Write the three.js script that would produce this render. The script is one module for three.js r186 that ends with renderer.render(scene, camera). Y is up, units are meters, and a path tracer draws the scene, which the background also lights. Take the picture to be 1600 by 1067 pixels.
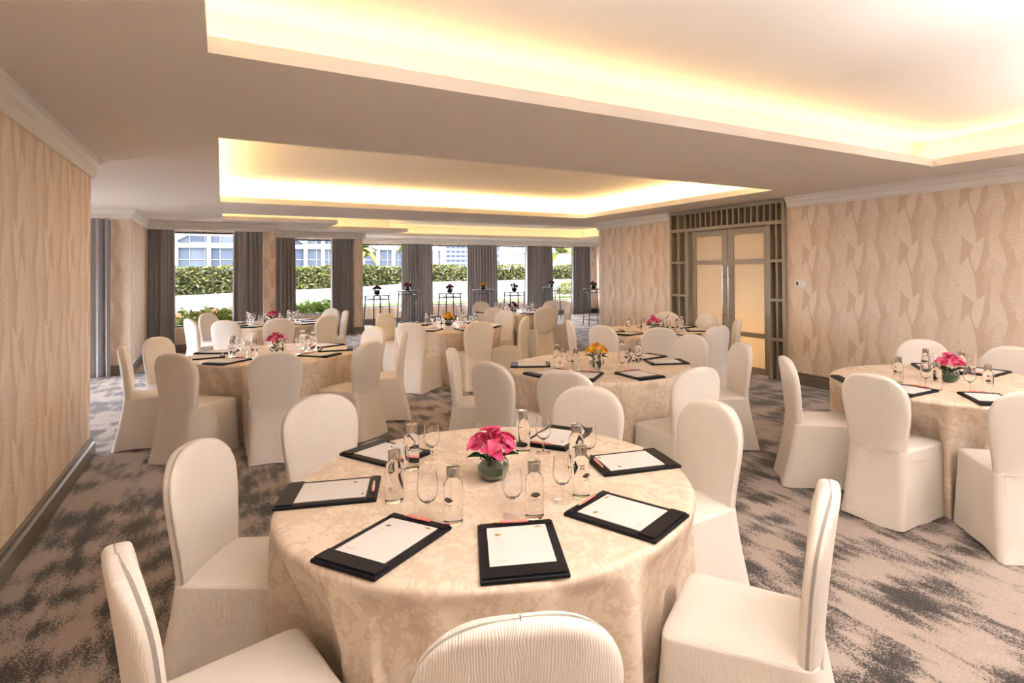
import * as THREE from 'three';
import { mergeGeometries } from 'three/addons/utils/BufferGeometryUtils.js';
import { RoundedBoxGeometry } from 'three/addons/geometries/RoundedBoxGeometry.js';
import { RectAreaLightUniformsLib } from 'three/addons/lights/RectAreaLightUniformsLib.js';

RectAreaLightUniformsLib.init();
const scene = new THREE.Scene();
const renderer = new THREE.WebGLRenderer({ antialias: true });
renderer.toneMapping = THREE.LinearToneMapping;
renderer.toneMappingExposure = 3.55;
renderer.shadowMap.enabled = true;

// ---------- camera: lens off-centre, eye 1.6 m above the carpet, room axes along x and z
const FOCAL = 899.34, PX = 870, PY = 411.08, FULL_H = 2 * (1067 - PY);
const camera = new THREE.PerspectiveCamera(2 * Math.atan(FULL_H / 2 / FOCAL) * 180 / Math.PI, 2 * PX / FULL_H, 0.05, 900);
camera.setViewOffset(2 * PX, FULL_H, 0, FULL_H - 1067, 1600, 1067);
camera.position.set(0, 1.6, 0);
camera.rotation.set(0.01197, -0.52714, -0.00732, 'YXZ');
camera.updateMatrixWorld();

// ---------- sky seen through the windows: bright, hazy, even
scene.background = new THREE.Color().setRGB(0.93, 0.95, 1.05);
scene.backgroundIntensity = 8.5;
const COVE_COLOR = new THREE.Color().setRGB(1.0, 0.67, 0.30);
const COVE_RADIANCE = 8.0;

const UPLIGHT_COLOR = new THREE.Color().setRGB(1.0, 0.97, 0.97), UPLIGHT_INTENSITY = 47;

// ---------- small helpers
let seed = 1;
const rnd = () => { seed = (seed * 1664525 + 1013904223) >>> 0; return seed / 4294967296; };
const reseed = (s) => { seed = (s * 7919 + 17) >>> 0; rnd(); rnd(); };
const lerp = (a, b, t) => a + (b - a) * t;
const clamp = (x, a = 0, b = 1) => Math.min(b, Math.max(a, x));
const sstep = (a, b, x) => { const t = clamp((x - a) / (b - a)); return t * t * (3 - 2 * t); };
const taken = {};
function numbered(name) { const n = taken[name] = (taken[name] ?? -1) + 1; return n ? `${name}_${String(n).padStart(3, '0')}` : name; }
function lit(o) { o.traverse((c) => { if (c.isMesh) { c.castShadow = true; c.receiveShadow = true; } }); return o; }
function tag(o, label, category, group) { o.userData.label = label; o.userData.category = category; if (group) o.userData.group = group; return o; }
function group(name, label, category, grp, pos, turn = 0) {
  const o = new THREE.Group(); o.name = numbered(name); scene.add(o);
  if (pos) o.position.set(...pos); o.rotation.y = turn;
  return tag(o, label, category, grp);
}
function part(name, geo, mat, parent) { const m = new THREE.Mesh(geo, mat); m.name = name; m.castShadow = m.receiveShadow = true; parent.add(m); return m; }
function struct(name, geo, mat) { const m = part(name, geo, mat, scene); m.userData.kind = 'structure'; return m; }
function copyOf(root, label, grp) {
  const c = root.clone(); c.name = numbered(root.name.replace(/_\d{3}$/, '')); scene.add(c);
  c.userData = { ...root.userData, label }; if (grp) c.userData.group = grp;
  return c;
}
function uvMetres(g) {
  if (g.index) g = g.toNonIndexed();
  const p = g.attributes.position, n = g.attributes.normal, uv = new Float32Array(p.count * 2);
  for (let i = 0; i < p.count; i++) {
    const ax = Math.abs(n.getX(i)), ay = Math.abs(n.getY(i)), az = Math.abs(n.getZ(i));
    const [u, v] = ay > ax && ay > az ? [p.getX(i), p.getZ(i)] : ax > az ? [p.getZ(i), p.getY(i)] : [p.getX(i), p.getY(i)];
    uv[2 * i] = u; uv[2 * i + 1] = v;
  }
  g.setAttribute('uv', new THREE.BufferAttribute(uv, 2));
  for (const k of Object.keys(g.attributes)) if (!['position', 'normal', 'uv'].includes(k)) g.deleteAttribute(k);
  return g;
}
const box = (x0, x1, y0, y1, z0, z1) => { const g = new THREE.BoxGeometry(x1 - x0, y1 - y0, z1 - z0); g.translate((x0 + x1) / 2, (y0 + y1) / 2, (z0 + z1) / 2); return uvMetres(g); };
const rbox = (x0, x1, y0, y1, z0, z1, r = 0.004) => { const g = new RoundedBoxGeometry(x1 - x0, y1 - y0, z1 - z0, 2, r); g.translate((x0 + x1) / 2, (y0 + y1) / 2, (z0 + z1) / 2); return uvMetres(g); };
const merge = (list) => mergeGeometries(list.map((g) => { g = g.index ? g.toNonIndexed() : g; for (const k of Object.keys(g.attributes)) if (!['position', 'normal', 'uv'].includes(k)) g.deleteAttribute(k); return g; }));
function bar(a, b, r, sides = 8) {
  const d = new THREE.Vector3().subVectors(b, a), g = new THREE.CylinderGeometry(r, r, d.length(), sides);
  g.applyQuaternion(new THREE.Quaternion().setFromUnitVectors(new THREE.Vector3(0, 1, 0), d.clone().normalize()));
  g.translate((a.x + b.x) / 2, (a.y + b.y) / 2, (a.z + b.z) / 2); return g;
}
const V = (x, y, z) => new THREE.Vector3(x, y, z);
const lathe = (pts, n = 28) => new THREE.LatheGeometry(pts.map(([r, y]) => new THREE.Vector2(r, y)), n);
function grid(rows, cols, f, closedU = false) {        // f(i, j) -> [x, y, z, u, v]
  const pos = [], uv = [], idx = [];
  for (let i = 0; i < rows; i++) for (let j = 0; j < cols; j++) { const [x, y, z, u, v] = f(i, j); pos.push(x, y, z); uv.push(u, v); }
  for (let i = 0; i < rows - 1; i++) for (let j = 0; j < cols - 1; j++) { const a = i * cols + j, b = a + 1, c = a + cols, d = c + 1; idx.push(a, c, b, b, c, d); }
  const g = new THREE.BufferGeometry();
  g.setAttribute('position', new THREE.Float32BufferAttribute(pos, 3)); g.setAttribute('uv', new THREE.Float32BufferAttribute(uv, 2)); g.setIndex(idx);
  g.computeVertexNormals();
  if (closedU) {                                        // first and last column coincide: share their normals
    const n = g.attributes.normal;
    for (let i = 0; i < rows; i++) {
      const a = i * cols, b = a + cols - 1, x = n.getX(a) + n.getX(b), y = n.getY(a) + n.getY(b), z = n.getZ(a) + n.getZ(b), l = Math.hypot(x, y, z) || 1;
      n.setXYZ(a, x / l, y / l, z / l); n.setXYZ(b, x / l, y / l, z / l);
    }
  }
  return g;
}

// ---------- procedural textures
function hash(ix, iy, s) { let h = (ix * 374761393 + iy * 668265263 + s * 2147483647) | 0; h = Math.imul(h ^ (h >>> 13), 1274126177); return ((h ^ (h >>> 16)) >>> 0) / 4294967296; }
function vnoise(x, y, px, py, s) {                       // value noise, period px by py cells
  const ix = Math.floor(x), iy = Math.floor(y), fx = x - ix, fy = y - iy, m = (a, p) => ((a % p) + p) % p;
  const u = fx * fx * (3 - 2 * fx), v = fy * fy * (3 - 2 * fy), x0 = m(ix, px), x1 = m(ix + 1, px), y0 = m(iy, py), y1 = m(iy + 1, py);
  return lerp(lerp(hash(x0, y0, s), hash(x1, y0, s), u), lerp(hash(x0, y1, s), hash(x1, y1, s), u), v);
}
function dataTex(w, h, f, srgb, sizeU, sizeV) {
  const d = new Uint8Array(w * h * 4);
  for (let y = 0; y < h; y++) for (let x = 0; x < w; x++) { const c = f(x / w, y / h, x, y), i = (y * w + x) * 4; d[i] = c[0]; d[i + 1] = c[1]; d[i + 2] = c[2]; d[i + 3] = 255; }
  const t = new THREE.DataTexture(d, w, h); t.wrapS = t.wrapT = THREE.RepeatWrapping; t.magFilter = THREE.LinearFilter;
  if (srgb) t.colorSpace = THREE.SRGBColorSpace;
  t.repeat.set(1 / sizeU, 1 / sizeV); t.needsUpdate = true; return t;
}
const mix3 = (a, b, t) => [lerp(a[0], b[0], t), lerp(a[1], b[1], t), lerp(a[2], b[2], t)];

// carpet: woven ikat of dark streaks running along z, gathered in loose bands across
const CARPET = 4.0;
const carpetTex = dataTex(1792, 1792, (u, v, x, y) => {
  const band = 0.5 + 0.5 * Math.sin((v * 10 + 1.5 * vnoise(u * 4, v * 5, 4, 5, 3) + 0.55 * vnoise(u * 15, v * 4, 15, 4, 21)) * Math.PI * 2);
  const f = 0.38 * vnoise(u * 44, v * 13, 44, 13, 5) + 0.28 * vnoise(u * 100, v * 26, 100, 26, 6) + 0.14 * vnoise(u * 220, v * 60, 220, 60, 9) + 0.20 * band + 0.26 * (vnoise(u * 7, v * 6, 7, 6, 7) - 0.5);
  const d = sstep(0.29, 0.82, f), r = hash(x, y, 11), r2 = hash(x >> 1, y >> 1, 12), r3 = hash((x / 2) | 0, (y / 3) | 0, 14);
  const s = sstep(-0.08, 0.08, d * 1.04 - 0.03 - (r * 0.15 + r3 * 0.85));
  const k = 0.25 * d + 0.75 * s, fine = 0.90 + 0.2 * hash(x, y, 13), warm = vnoise(u * 9, v * 9, 9, 9, 8);
  const c = mix3(mix3([177, 163, 153], [168, 151, 140], warm), [62, 57, 55], k);
  return [c[0] * fine, c[1] * fine, c[2] * fine];
}, true, CARPET, CARPET);
const carpetBump = dataTex(512, 512, (u, v, x, y) => { const a = 255 * hash(x, y, 31); return [a, a, a]; }, false, 1, 1);

// wallpaper: overlapping feathered leaves, one drop of the roll 0.655 m wide and 0.611 m tall
function wallpaper() {
  const W = 1024, H = 956, cv = document.createElement('canvas'); cv.width = W; cv.height = H;
  const c = cv.getContext('2d'); c.fillStyle = '#dac3aa'; c.fillRect(0, 0, W, H);
  const light = ['#ecdac6', '#e8d5c0', '#efdfcc', '#e5d0ba'], dark = ['#dec7af', '#d9c1a8', '#e2ccb5', '#d6bda3'];
  reseed(43);
  const leaf = (x, y, w, h, a, k, flip) => {
    for (const dx of [-W, 0, W]) for (const dy of [-H, 0, H]) {
      c.save(); c.translate(x + dx, y + dy); c.rotate(a); if (flip) c.scale(-1, 1);
      const hw = w / 2, hh = h / 2;
      for (const sg of [-1, 1]) {
        c.save(); c.beginPath(); c.moveTo(0, -hh); c.bezierCurveTo(sg * hw * 0.9, -hh * 0.55, sg * hw * 1.35, hh * 0.25, hw * 0.1, hh); c.bezierCurveTo(hw * 0.3, hh * 0.4, hw * 0.22, -hh * 0.4, 0, -hh); c.closePath();
        c.globalAlpha = 0.8; c.fillStyle = sg < 0 ? light[k % 4] : dark[(k + 1) % 4]; c.fill(); c.clip();
        c.strokeStyle = sg < 0 ? '#f7ebdc' : '#ead8c3'; 
        for (let t = -1.2, n = 0; t < 1.4; t += 0.07, n++) {
          const y0 = t * hh + Math.sin(n * 7.3 + k) * 3; c.globalAlpha = (sg < 0 ? 0.9 : 0.62) * (0.55 + 0.45 * Math.sin(n * 2.1 + k)); c.lineWidth = 7 + 2.5 * Math.sin(n * 3.7 + k);
          c.beginPath(); c.moveTo(hw * 0.15, y0 + hw * 0.35); c.quadraticCurveTo(sg * hw * 0.55, y0 + hw * 0.22, sg * hw * 1.25, y0 - hw * 0.45); c.stroke();
        }
        c.restore();
      }
      c.restore();
    }
  };
  const set = [[0.10, 0.10, 0.50, 0.86, 0.16, 0], [0.56, 0.34, 0.52, 0.90, -0.20, 1], [0.30, 0.62, 0.46, 0.84, -0.12, 0], [0.84, 0.80, 0.50, 0.86, 0.22, 1], [0.70, 0.06, 0.34, 0.70, -0.26, 0], [0.02, 0.50, 0.34, 0.66, 0.10, 1], [0.42, 0.16, 0.30, 0.62, 0.24, 0], [0.60, 0.70, 0.32, 0.64, 0.08, 1]];
  set.forEach(([u, v, w, h, a, f], k) => leaf(u * W, v * H, w * W, h * H, a, k, f));
  const t = new THREE.CanvasTexture(cv); t.wrapS = t.wrapT = THREE.RepeatWrapping; t.colorSpace = THREE.SRGBColorSpace; t.repeat.set(1 / 0.655, 1 / 0.611); return t;
}
const paperTex = wallpaper();

// crinkled slip-cover: fine upright pleats that wander; uv in metres, tile 0.25 m
const crinkle = dataTex(512, 512, (u, v) => {
  const w = 1.1 * vnoise(u * 6, v * 5, 6, 5, 51) + 0.5 * vnoise(u * 12, v * 10, 12, 10, 52);
  const a = 0.5 + 0.5 * Math.sin((u * 44 + w * 1.6) * Math.PI * 2), b = vnoise(u * 64, v * 9, 64, 9, 53);
  const k = 255 * clamp(0.55 * a + 0.45 * b); return [k, k, k];
}, false, 0.25, 0.25);
// crushed velvet: worn-looking satin islands on a matte ground, tile 0.9 m
function velvetMask(u, v) {
  const wx = (vnoise(u * 10, v * 10, 10, 10, 61) - 0.5) * 0.1, wy = (vnoise(u * 10, v * 10, 10, 10, 62) - 0.5) * 0.1;
  const n = 0.30 * vnoise((u + wx) * 13, (v + wy) * 10, 13, 10, 63) + 0.3 * vnoise((u + wx) * 34, (v + wy) * 27, 34, 27, 64) + 0.24 * vnoise(u * 90, v * 76, 90, 76, 65) + 0.16 * vnoise(u * 190, v * 170, 190, 170, 66);
  return sstep(0.44, 0.56, n);
}
const velvetTex = dataTex(1024, 1024, (u, v, x, y) => { const m = velvetMask(u, v), f = 0.95 + 0.1 * hash(x, y, 67), c = mix3([212, 191, 169], [225, 207, 187], m); return [c[0] * f, c[1] * f, c[2] * f]; }, true, 0.9, 0.9);
const velvetSheen = dataTex(1024, 1024, (u, v) => { const m = velvetMask(u, v), k = lerp(250, 60, m); return [k, k * 0.93, k * 0.85]; }, true, 0.9, 0.9);
const velvetRough = dataTex(1024, 1024, (u, v) => { const m = velvetMask(u, v), k = lerp(190, 105, m); return [k, k, k]; }, false, 0.9, 0.9);

// ---------- materials
const M = {};
const std = (o) => new THREE.MeshStandardMaterial(o);
const rgb = (r, g, b) => new THREE.Color().setRGB(r, g, b);
M.carpet = new THREE.MeshPhysicalMaterial({ map: carpetTex, bumpMap: carpetBump, bumpScale: 0.003, roughness: 0.95, sheen: 1.0, sheenRoughness: 0.4, sheenColor: rgb(1, 0.97, 0.95) });
M.paper = std({ map: paperTex, roughness: 0.62 });
M.plaster = std({ color: rgb(0.90, 0.855, 0.81), roughness: 0.9 });
M.trim = std({ color: rgb(0.90, 0.87, 0.83), roughness: 0.5 });
M.base = std({ color: rgb(0.17, 0.14, 0.11), roughness: 0.28 });
M.doorPaint = std({ color: rgb(0.34, 0.295, 0.225), roughness: 0.42 });
M.doorDark = std({ color: rgb(0.31, 0.27, 0.205), roughness: 0.5 });
M.frost = new THREE.MeshPhysicalMaterial({ color: rgb(0.92, 0.88, 0.8), roughness: 0.95, transmission: 0.55, thickness: 0 });
M.steel = std({ color: rgb(0.47, 0.44, 0.40), metalness: 1, roughness: 0.16 });
M.chair = std({ color: rgb(0.80, 0.735, 0.66), roughness: 0.72, bumpMap: crinkle, bumpScale: 0.0012 });
M.velvet = new THREE.MeshPhysicalMaterial({ map: velvetTex, roughness: 1, roughnessMap: velvetRough, sheen: 0.6, sheenRoughness: 0.5, sheenColor: rgb(1, 1, 1), sheenColorMap: velvetSheen });
M.curtain = std({ color: rgb(0.40, 0.385, 0.385), roughness: 0.85 });
M.leather = new THREE.MeshPhysicalMaterial({ color: rgb(0.006, 0.006, 0.009), roughness: 0.5, specularIntensity: 0.4 });
M.glass = new THREE.MeshPhysicalMaterial({ color: 0xffffff, roughness: 0.0, transmission: 1, thickness: 0.01, ior: 1.45 });
M.thin = new THREE.MeshPhysicalMaterial({ color: rgb(0.99, 0.99, 0.99), roughness: 0.0, transmission: 1, thickness: 0, ior: 1.5 });
M.water = new THREE.MeshPhysicalMaterial({ color: 0xffffff, roughness: 0.0, transmission: 1, thickness: 0.05, ior: 1.34 });
M.pane = new THREE.MeshPhysicalMaterial({ color: rgb(0.97, 0.98, 0.98), roughness: 0.0, transmission: 1, thickness: 0, ior: 1.08 });
M.print = std({ color: rgb(0.02, 0.02, 0.02), roughness: 0.6 });
M.penPink = std({ color: rgb(0.85, 0.25, 0.24), roughness: 0.3 });
M.gold = std({ color: rgb(0.83, 0.6, 0.3), metalness: 1, roughness: 0.3 });
M.white = std({ color: rgb(0.85, 0.85, 0.84), roughness: 0.5 });
M.darkBowl = std({ color: rgb(0.015, 0.022, 0.02), roughness: 0.25 });
M.black = std({ color: rgb(0.01, 0.01, 0.01), roughness: 0.3 });
M.led = std({ color: rgb(0.9, 0.85, 0.7), emissive: COVE_COLOR, emissiveIntensity: 1.2 });
M.tableMetal = std({ color: rgb(0.13, 0.13, 0.135), metalness: 0.3, roughness: 0.4 });
M.frame = std({ color: rgb(0.05, 0.05, 0.055), roughness: 0.4 });
M.outWhite = std({ color: rgb(0.14, 0.132, 0.125), roughness: 0.9 });
M.lawn = new THREE.MeshPhysicalMaterial({ specularIntensity: 0.1, color: rgb(0.034, 0.042, 0.009), roughness: 1 });
M.pave = std({ color: rgb(0.16, 0.15, 0.145), roughness: 0.9 });
const leafMat = (r, g, b) => new THREE.MeshPhysicalMaterial({ color: rgb(r, g, b), roughness: 0.9, specularIntensity: 0.15, transmission: 0.25, thickness: 0, side: THREE.DoubleSide });

// ================= THE ROOM =================
const CEIL = 2.6, XL = -1.0, XR = 6.9, ZB = 3.2, XFAR = 12.05;
struct('floor', box(-4.2, XFAR + 0.3, -0.2, 0, -18.2, ZB + 0.2), M.carpet);

// ceiling slab with three coves cut out of it
const COVES = [
  [[-0.055, 1.9], [6.11, 1.9], [6.11, -3.045], [-0.055, -3.045]],
  [[-0.02, -4.95], [6.09, -4.95], [6.09, -9.41], [-0.02, -9.41]],
  [[0.01, -11.26], [10.36, -11.26], [10.36, -16.27], [4.06, -16.27], [4.06, -14.42], [2.09, -14.42], [2.09, -12.64], [0.01, -12.64]],
];
const inward = (poly, d) => {                               // parallel outline, d > 0 goes outward (poly runs clockwise seen from above with -z up)
  const n = poly.length, out = [];
  for (let i = 0; i < n; i++) {
    const a = poly[(i + n - 1) % n], b = poly[i], c = poly[(i + 1) % n];
    const e1 = [b[0] - a[0], b[1] - a[1]], e2 = [c[0] - b[0], c[1] - b[1]], l1 = Math.hypot(...e1), l2 = Math.hypot(...e2);
    const n1 = [-e1[1] / l1, e1[0] / l1], n2 = [-e2[1] / l2, e2[0] / l2];
    out.push([b[0] + (n1[0] + n2[0]) * d, b[1] + (n1[1] + n2[1]) * d]);
  }
  return out;
};
const pathOf = (poly, P = THREE.Path) => { const p = new P(); poly.forEach(([x, z], i) => i ? p.lineTo(x, -z) : p.moveTo(x, -z)); p.closePath(); return p; };
function slab(outer, holes, y0, y1) {
  const s = pathOf(outer, THREE.Shape); holes.forEach((h) => s.holes.push(pathOf(h)));
  const g = new THREE.ExtrudeGeometry(s, { depth: y1 - y0, bevelEnabled: false }); g.rotateX(-Math.PI / 2); g.translate(0, y0, 0); return uvMetres(g);
}
const outline = [[-4.3, ZB + 0.3], [XFAR + 0.4, ZB + 0.3], [XFAR + 0.4, -18.3], [-4.3, -18.3]];
const MARGIN = 0.36, COVE_TOP = 2.93;
struct('ceiling', slab(outline, COVES.map((p) => inward(p, 0.018)), CEIL, CEIL + 0.045), M.plaster);
COVES.forEach((poly, k) => {
  const out = inward(poly, 0.0), back = inward(poly, MARGIN), wall = inward(poly, MARGIN + 0.04);
  struct(`trim_${k + 1}`, slab(inward(poly, 0.0179), [out], CEIL, CEIL + 0.078), M.plaster);                 // upstand along the opening
  struct(`ceiling_recess_${k + 1}`, merge([slab(wall, [back], CEIL + 0.045, COVE_TOP), slab(wall, [], COVE_TOP, COVE_TOP + 0.05)]), M.plaster);
  const run = inward(poly, 0.27), names = ['front', 'middle', 'stepped back'];
  for (let i = 0; i < run.length; i++) {
    const a = run[i], b = run[(i + 1) % run.length], L = Math.hypot(b[0] - a[0], b[1] - a[1]) - 0.08, along = Math.abs(b[0] - a[0]) > 0.01;
    const cx = (a[0] + b[0]) / 2, cz = (a[1] + b[1]) / 2, w = 0.04;
    const m = part(numbered('cove_light_strip'), along ? box(cx - L / 2, cx + L / 2, CEIL + 0.0455, CEIL + 0.056, cz - w / 2, cz + w / 2) : box(cx - w / 2, cx + w / 2, CEIL + 0.0455, CEIL + 0.056, cz - L / 2, cz + L / 2), M.led, scene);
    tag(m, `warm light strip lying hidden behind the lip of the ${names[k]} ceiling cove`, 'light', `light strips in the ${names[k]} cove`);
    const r = new THREE.RectAreaLight(COVE_COLOR, COVE_RADIANCE * [0.9, 2.8, 0.45][k], L, w);
    const nx = along ? 0 : Math.sign(b[1] - a[1]), nz = along ? -Math.sign(b[0] - a[0]) : 0;     // tilted in towards the middle of the recess
    r.position.set(cx, CEIL + 0.062, cz); r.lookAt(cx + nx * 0.9, CEIL + 1.062, cz + nz * 0.9); scene.add(r);
  }
});
struct('ceiling_roof', box(-4.4, XFAR + 0.5, 3.25, 3.4, -18.4, ZB + 0.4), M.plaster);

// walls
struct('wall_left', box(XL - 0.25, XL, 0, CEIL, -6.45, ZB + 0.2), M.paper);
const doorHole = [-7.80, -5.39];
struct('wall_right', merge([box(XR, XR + 0.2, 0, CEIL, doorHole[1], ZB + 0.2), box(XR, XR + 0.2, 0, CEIL, -10.08, doorHole[0]), box(XR, XR + 0.2, 2.585, CEIL, doorHole[0], doorHole[1])]), M.paper);
struct('wall_right_return', box(XR + 0.2, XFAR + 0.3, 0, CEIL, -10.08, -9.88), M.paper);
struct('wall_alcove_side', merge([box(-4.3, -4.1, 0, CEIL, -8.4, ZB + 0.2), box(-4.3, -4.1, 0, CEIL, -11.5, -10.2), box(-4.3, -4.1, 0, 0.1, -10.2, -8.4), box(-4.3, -4.1, 1.7, CEIL, -10.2, -8.4)]), M.paper);
struct('wall_alcove_back', merge([box(-4.1, -1.25, 0, 0.5, -11.45, -11.25), box(-4.1, -1.25, 2.43, CEIL, -11.45, -11.25), box(-1.5, -1.25, 0.5, 2.43, -11.45, -11.25), box(-4.1, -3.4, 0.5, 2.43, -11.45, -11.25)]), M.paper);
struct('wall_alcove_return', box(-1.45, -1.25, 0, CEIL, -13.9, -11.45), M.paper);
function windowWall(name, x0, x1, z, openings, sill = 0.5, head = 2.43) {
  const list = [box(x0, x1, 0, sill, z - 0.2, z), box(x0, x1, head, CEIL, z - 0.2, z)];
  let x = x0; for (const [a, b] of openings) { if (a > x) list.push(box(x, a, sill, head, z - 0.2, z)); x = b; }
  if (x < x1) list.push(box(x, x1, sill, head, z - 0.2, z));
  struct(name, merge(list), M.paper);
}
windowWall('wall_window_near', -1.25, 0.78, -13.78, [[-1.05, 0.62]]);
struct('wall_pier_near', box(0.76, 0.975, 0, CEIL, -15.98, -13.42), M.paper);
windowWall('wall_window_middle', 0.975, 2.98, -15.82, [[1.2, 2.85]]);
struct('wall_pier_far', box(2.96, 3.18, 0, CEIL, -18.0, -15.52), M.paper);
const FAR_OPEN = [[3.35, 5.2], [5.4, 7.35], [7.6, 9.5], [9.7, 11.7]];
windowWall('wall_window_far', 3.18, XFAR, -17.85, FAR_OPEN);
struct('wall_far_right', box(XFAR, XFAR + 0.25, 0, CEIL, -18.1, -9.88), M.paper);
// rear wall behind the photographer, with its own tall windows
const REAR_OPEN = [[5.6, 6.3]];
{
  const list = [box(-4.3, XR + 0.2, 0, 0.4, ZB, ZB + 0.2), box(-4.3, XR + 0.2, 2.4, CEIL, ZB, ZB + 0.2)];
  let x = -4.3; for (const [a, b] of REAR_OPEN) { list.push(box(x, a, 0.4, 2.4, ZB, ZB + 0.2)); x = b; }
  list.push(box(x, XR + 0.2, 0.4, 2.4, ZB, ZB + 0.2)); struct('wall_rear', merge(list), M.paper);
}
// window frames and panes
let wn = 0;
function windowUnit(a, b, z, sill, head) {
  const g = new THREE.Group(); g.name = `window_${++wn}`; g.userData.kind = 'structure'; scene.add(g);
  const f = 0.035, m = M.frame;
  part('window_frame', merge([box(a, b, sill, sill + f, z - 0.06, z - 0.01), box(a, b, head - f, head, z - 0.06, z - 0.01), box(a, a + f, sill + f, head - f, z - 0.06, z - 0.01), box(b - f, b, sill + f, head - f, z - 0.06, z - 0.01)]), m, g);
  part('pane', box(a + f, b - f, sill + f, head - f, z - 0.036, z - 0.034), M.pane, g);
}
windowUnit(-1.05, 0.62, -13.85, 0.5, 2.43); windowUnit(1.2, 2.85, -15.9, 0.5, 2.43);
for (const [a, b] of FAR_OPEN) windowUnit(a, b, -17.92, 0.5, 2.43);
windowUnit(-3.4, -1.5, -11.32, 0.5, 2.43);
for (const [a, b] of REAR_OPEN) windowUnit(a, b, ZB + 0.15, 0.4, 2.4);

// crown moulding and skirting: a profile swept along straight runs
function profileRun(prof, a, b, out) {                      // prof: [depth from wall, height]; a,b: [x,z]; out: unit normal into the room
  const list = [];
  const s = new THREE.Shape(); prof.forEach(([d, y], i) => i ? s.lineTo(d, y) : s.moveTo(d, y)); s.closePath();
  const L = Math.hypot(b[0] - a[0], b[1] - a[1]), g = new THREE.ExtrudeGeometry(s, { depth: L, bevelEnabled: false });
  const t = [(b[0] - a[0]) / L, (b[1] - a[1]) / L];
  const m = new THREE.Matrix4().makeBasis(V(out[0], 0, out[1]), V(0, 1, 0), V(t[0], 0, t[1])); m.setPosition(a[0], 0, a[1]);
  g.applyMatrix4(m);
  if (m.determinant() < 0) { const p = g.attributes.position; for (let i = 0; i < p.count; i += 3) { const x = [p.getX(i), p.getY(i), p.getZ(i)]; p.setXYZ(i, p.getX(i + 2), p.getY(i + 2), p.getZ(i + 2)); p.setXYZ(i + 2, ...x); } g.computeVertexNormals(); }
  list.push(uvMetres(g)); return list[0];
}
const CROWN = [[0, 2.6], [0.075, 2.6], [0.075, 2.575], [0.06, 2.57], [0.05, 2.53], [0.032, 2.515], [0.032, 2.47], [0.02, 2.455], [0.02, 2.445], [0, 2.445]];
const PELMET = [[0, 2.6], [0.10, 2.6], [0.10, 2.575], [0.085, 2.57], [0.08, 2.51], [0.09, 2.505], [0.09, 2.44], [0, 2.44]];
const BASE = [[0, 0], [0.035, 0], [0.035, 0.115], [0.018, 0.122], [0.018, 0.155], [0.012, 0.162], [0, 0.162]];
let tn = 3;
const crown = (a, b, out, prof = CROWN) => struct(`trim_${++tn}`, profileRun(prof, a, b, out), M.trim);
const skirting = (side, a, b, out) => struct(`baseboard_${side}`, profileRun(BASE, a, b, out), M.base);
crown([XL, -6.5], [XL, ZB], [1, 0]); skirting('left', [XL, -6.47], [XL, ZB], [1, 0]);
skirting('left_end', [XL, -6.45], [XL - 0.25, -6.45], [0, -1]);
crown([XR, doorHole[1] + 0.02], [XR, ZB], [-1, 0]); crown([XR, -10.12], [XR, doorHole[0] - 0.02], [-1, 0]);
skirting('right', [XR, doorHole[1] + 0.02], [XR, ZB], [-1, 0]); skirting('right_far', [XR, -10.1], [XR, doorHole[0] - 0.02], [-1, 0]);
crown([-4.1, -11.25], [-1.18, -11.25], [0, 1], CROWN); skirting('alcove', [-1.5, -11.25], [-1.215, -11.25], [0, 1]);
crown([-1.25, -13.7], [-1.25, -11.18], [1, 0]); skirting('alcove_return', [-1.25, -13.78], [-1.25, -11.215], [1, 0]);
crown([-1.25, -13.45], [0.76, -13.45], [0, 1], PELMET); crown([0.75, -13.42], [1.02, -13.42], [0, 1], CROWN);
crown([0.975, -15.5], [2.96, -15.5], [0, 1], PELMET); crown([2.95, -15.52], [3.25, -15.52], [0, 1], CROWN); crown([3.18, -17.6], [3.18, -15.45], [1, 0], CROWN);
crown([3.18, -17.55], [XFAR, -17.55], [0, 1], PELMET); crown([XFAR, -17.6], [XFAR, -9.9], [-1, 0], CROWN);
skirting('window_near', [-1.25, -13.78], [0.76, -13.78], [0, 1]); skirting('pier_near', [0.74, -13.42], [1.0, -13.42], [0, 1]);
skirting('window_middle', [0.975, -15.82], [2.96, -15.82], [0, 1]); skirting('pier_far', [2.93, -15.52], [3.21, -15.52], [0, 1]); skirting('pier_far_side', [3.18, -17.85], [3.18, -15.5], [1, 0]);
skirting('window_far', [3.18, -17.85], [XFAR, -17.85], [0, 1]); skirting('far_right', [XFAR, -17.85], [XFAR, -9.9], [-1, 0]);
// pelmet boards close the slot between moulding and window wall
struct('trim_pelmet_near', box(-1.25, 0.76, 2.44, 2.6, -13.47, -13.45), M.trim); struct('trim_pelmet_middle', box(0.975, 2.96, 2.44, 2.6, -15.52, -15.50), M.trim); struct('trim_pelmet_far', box(3.18, XFAR, 2.44, 2.6, -17.57, -17.55), M.trim);

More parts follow.
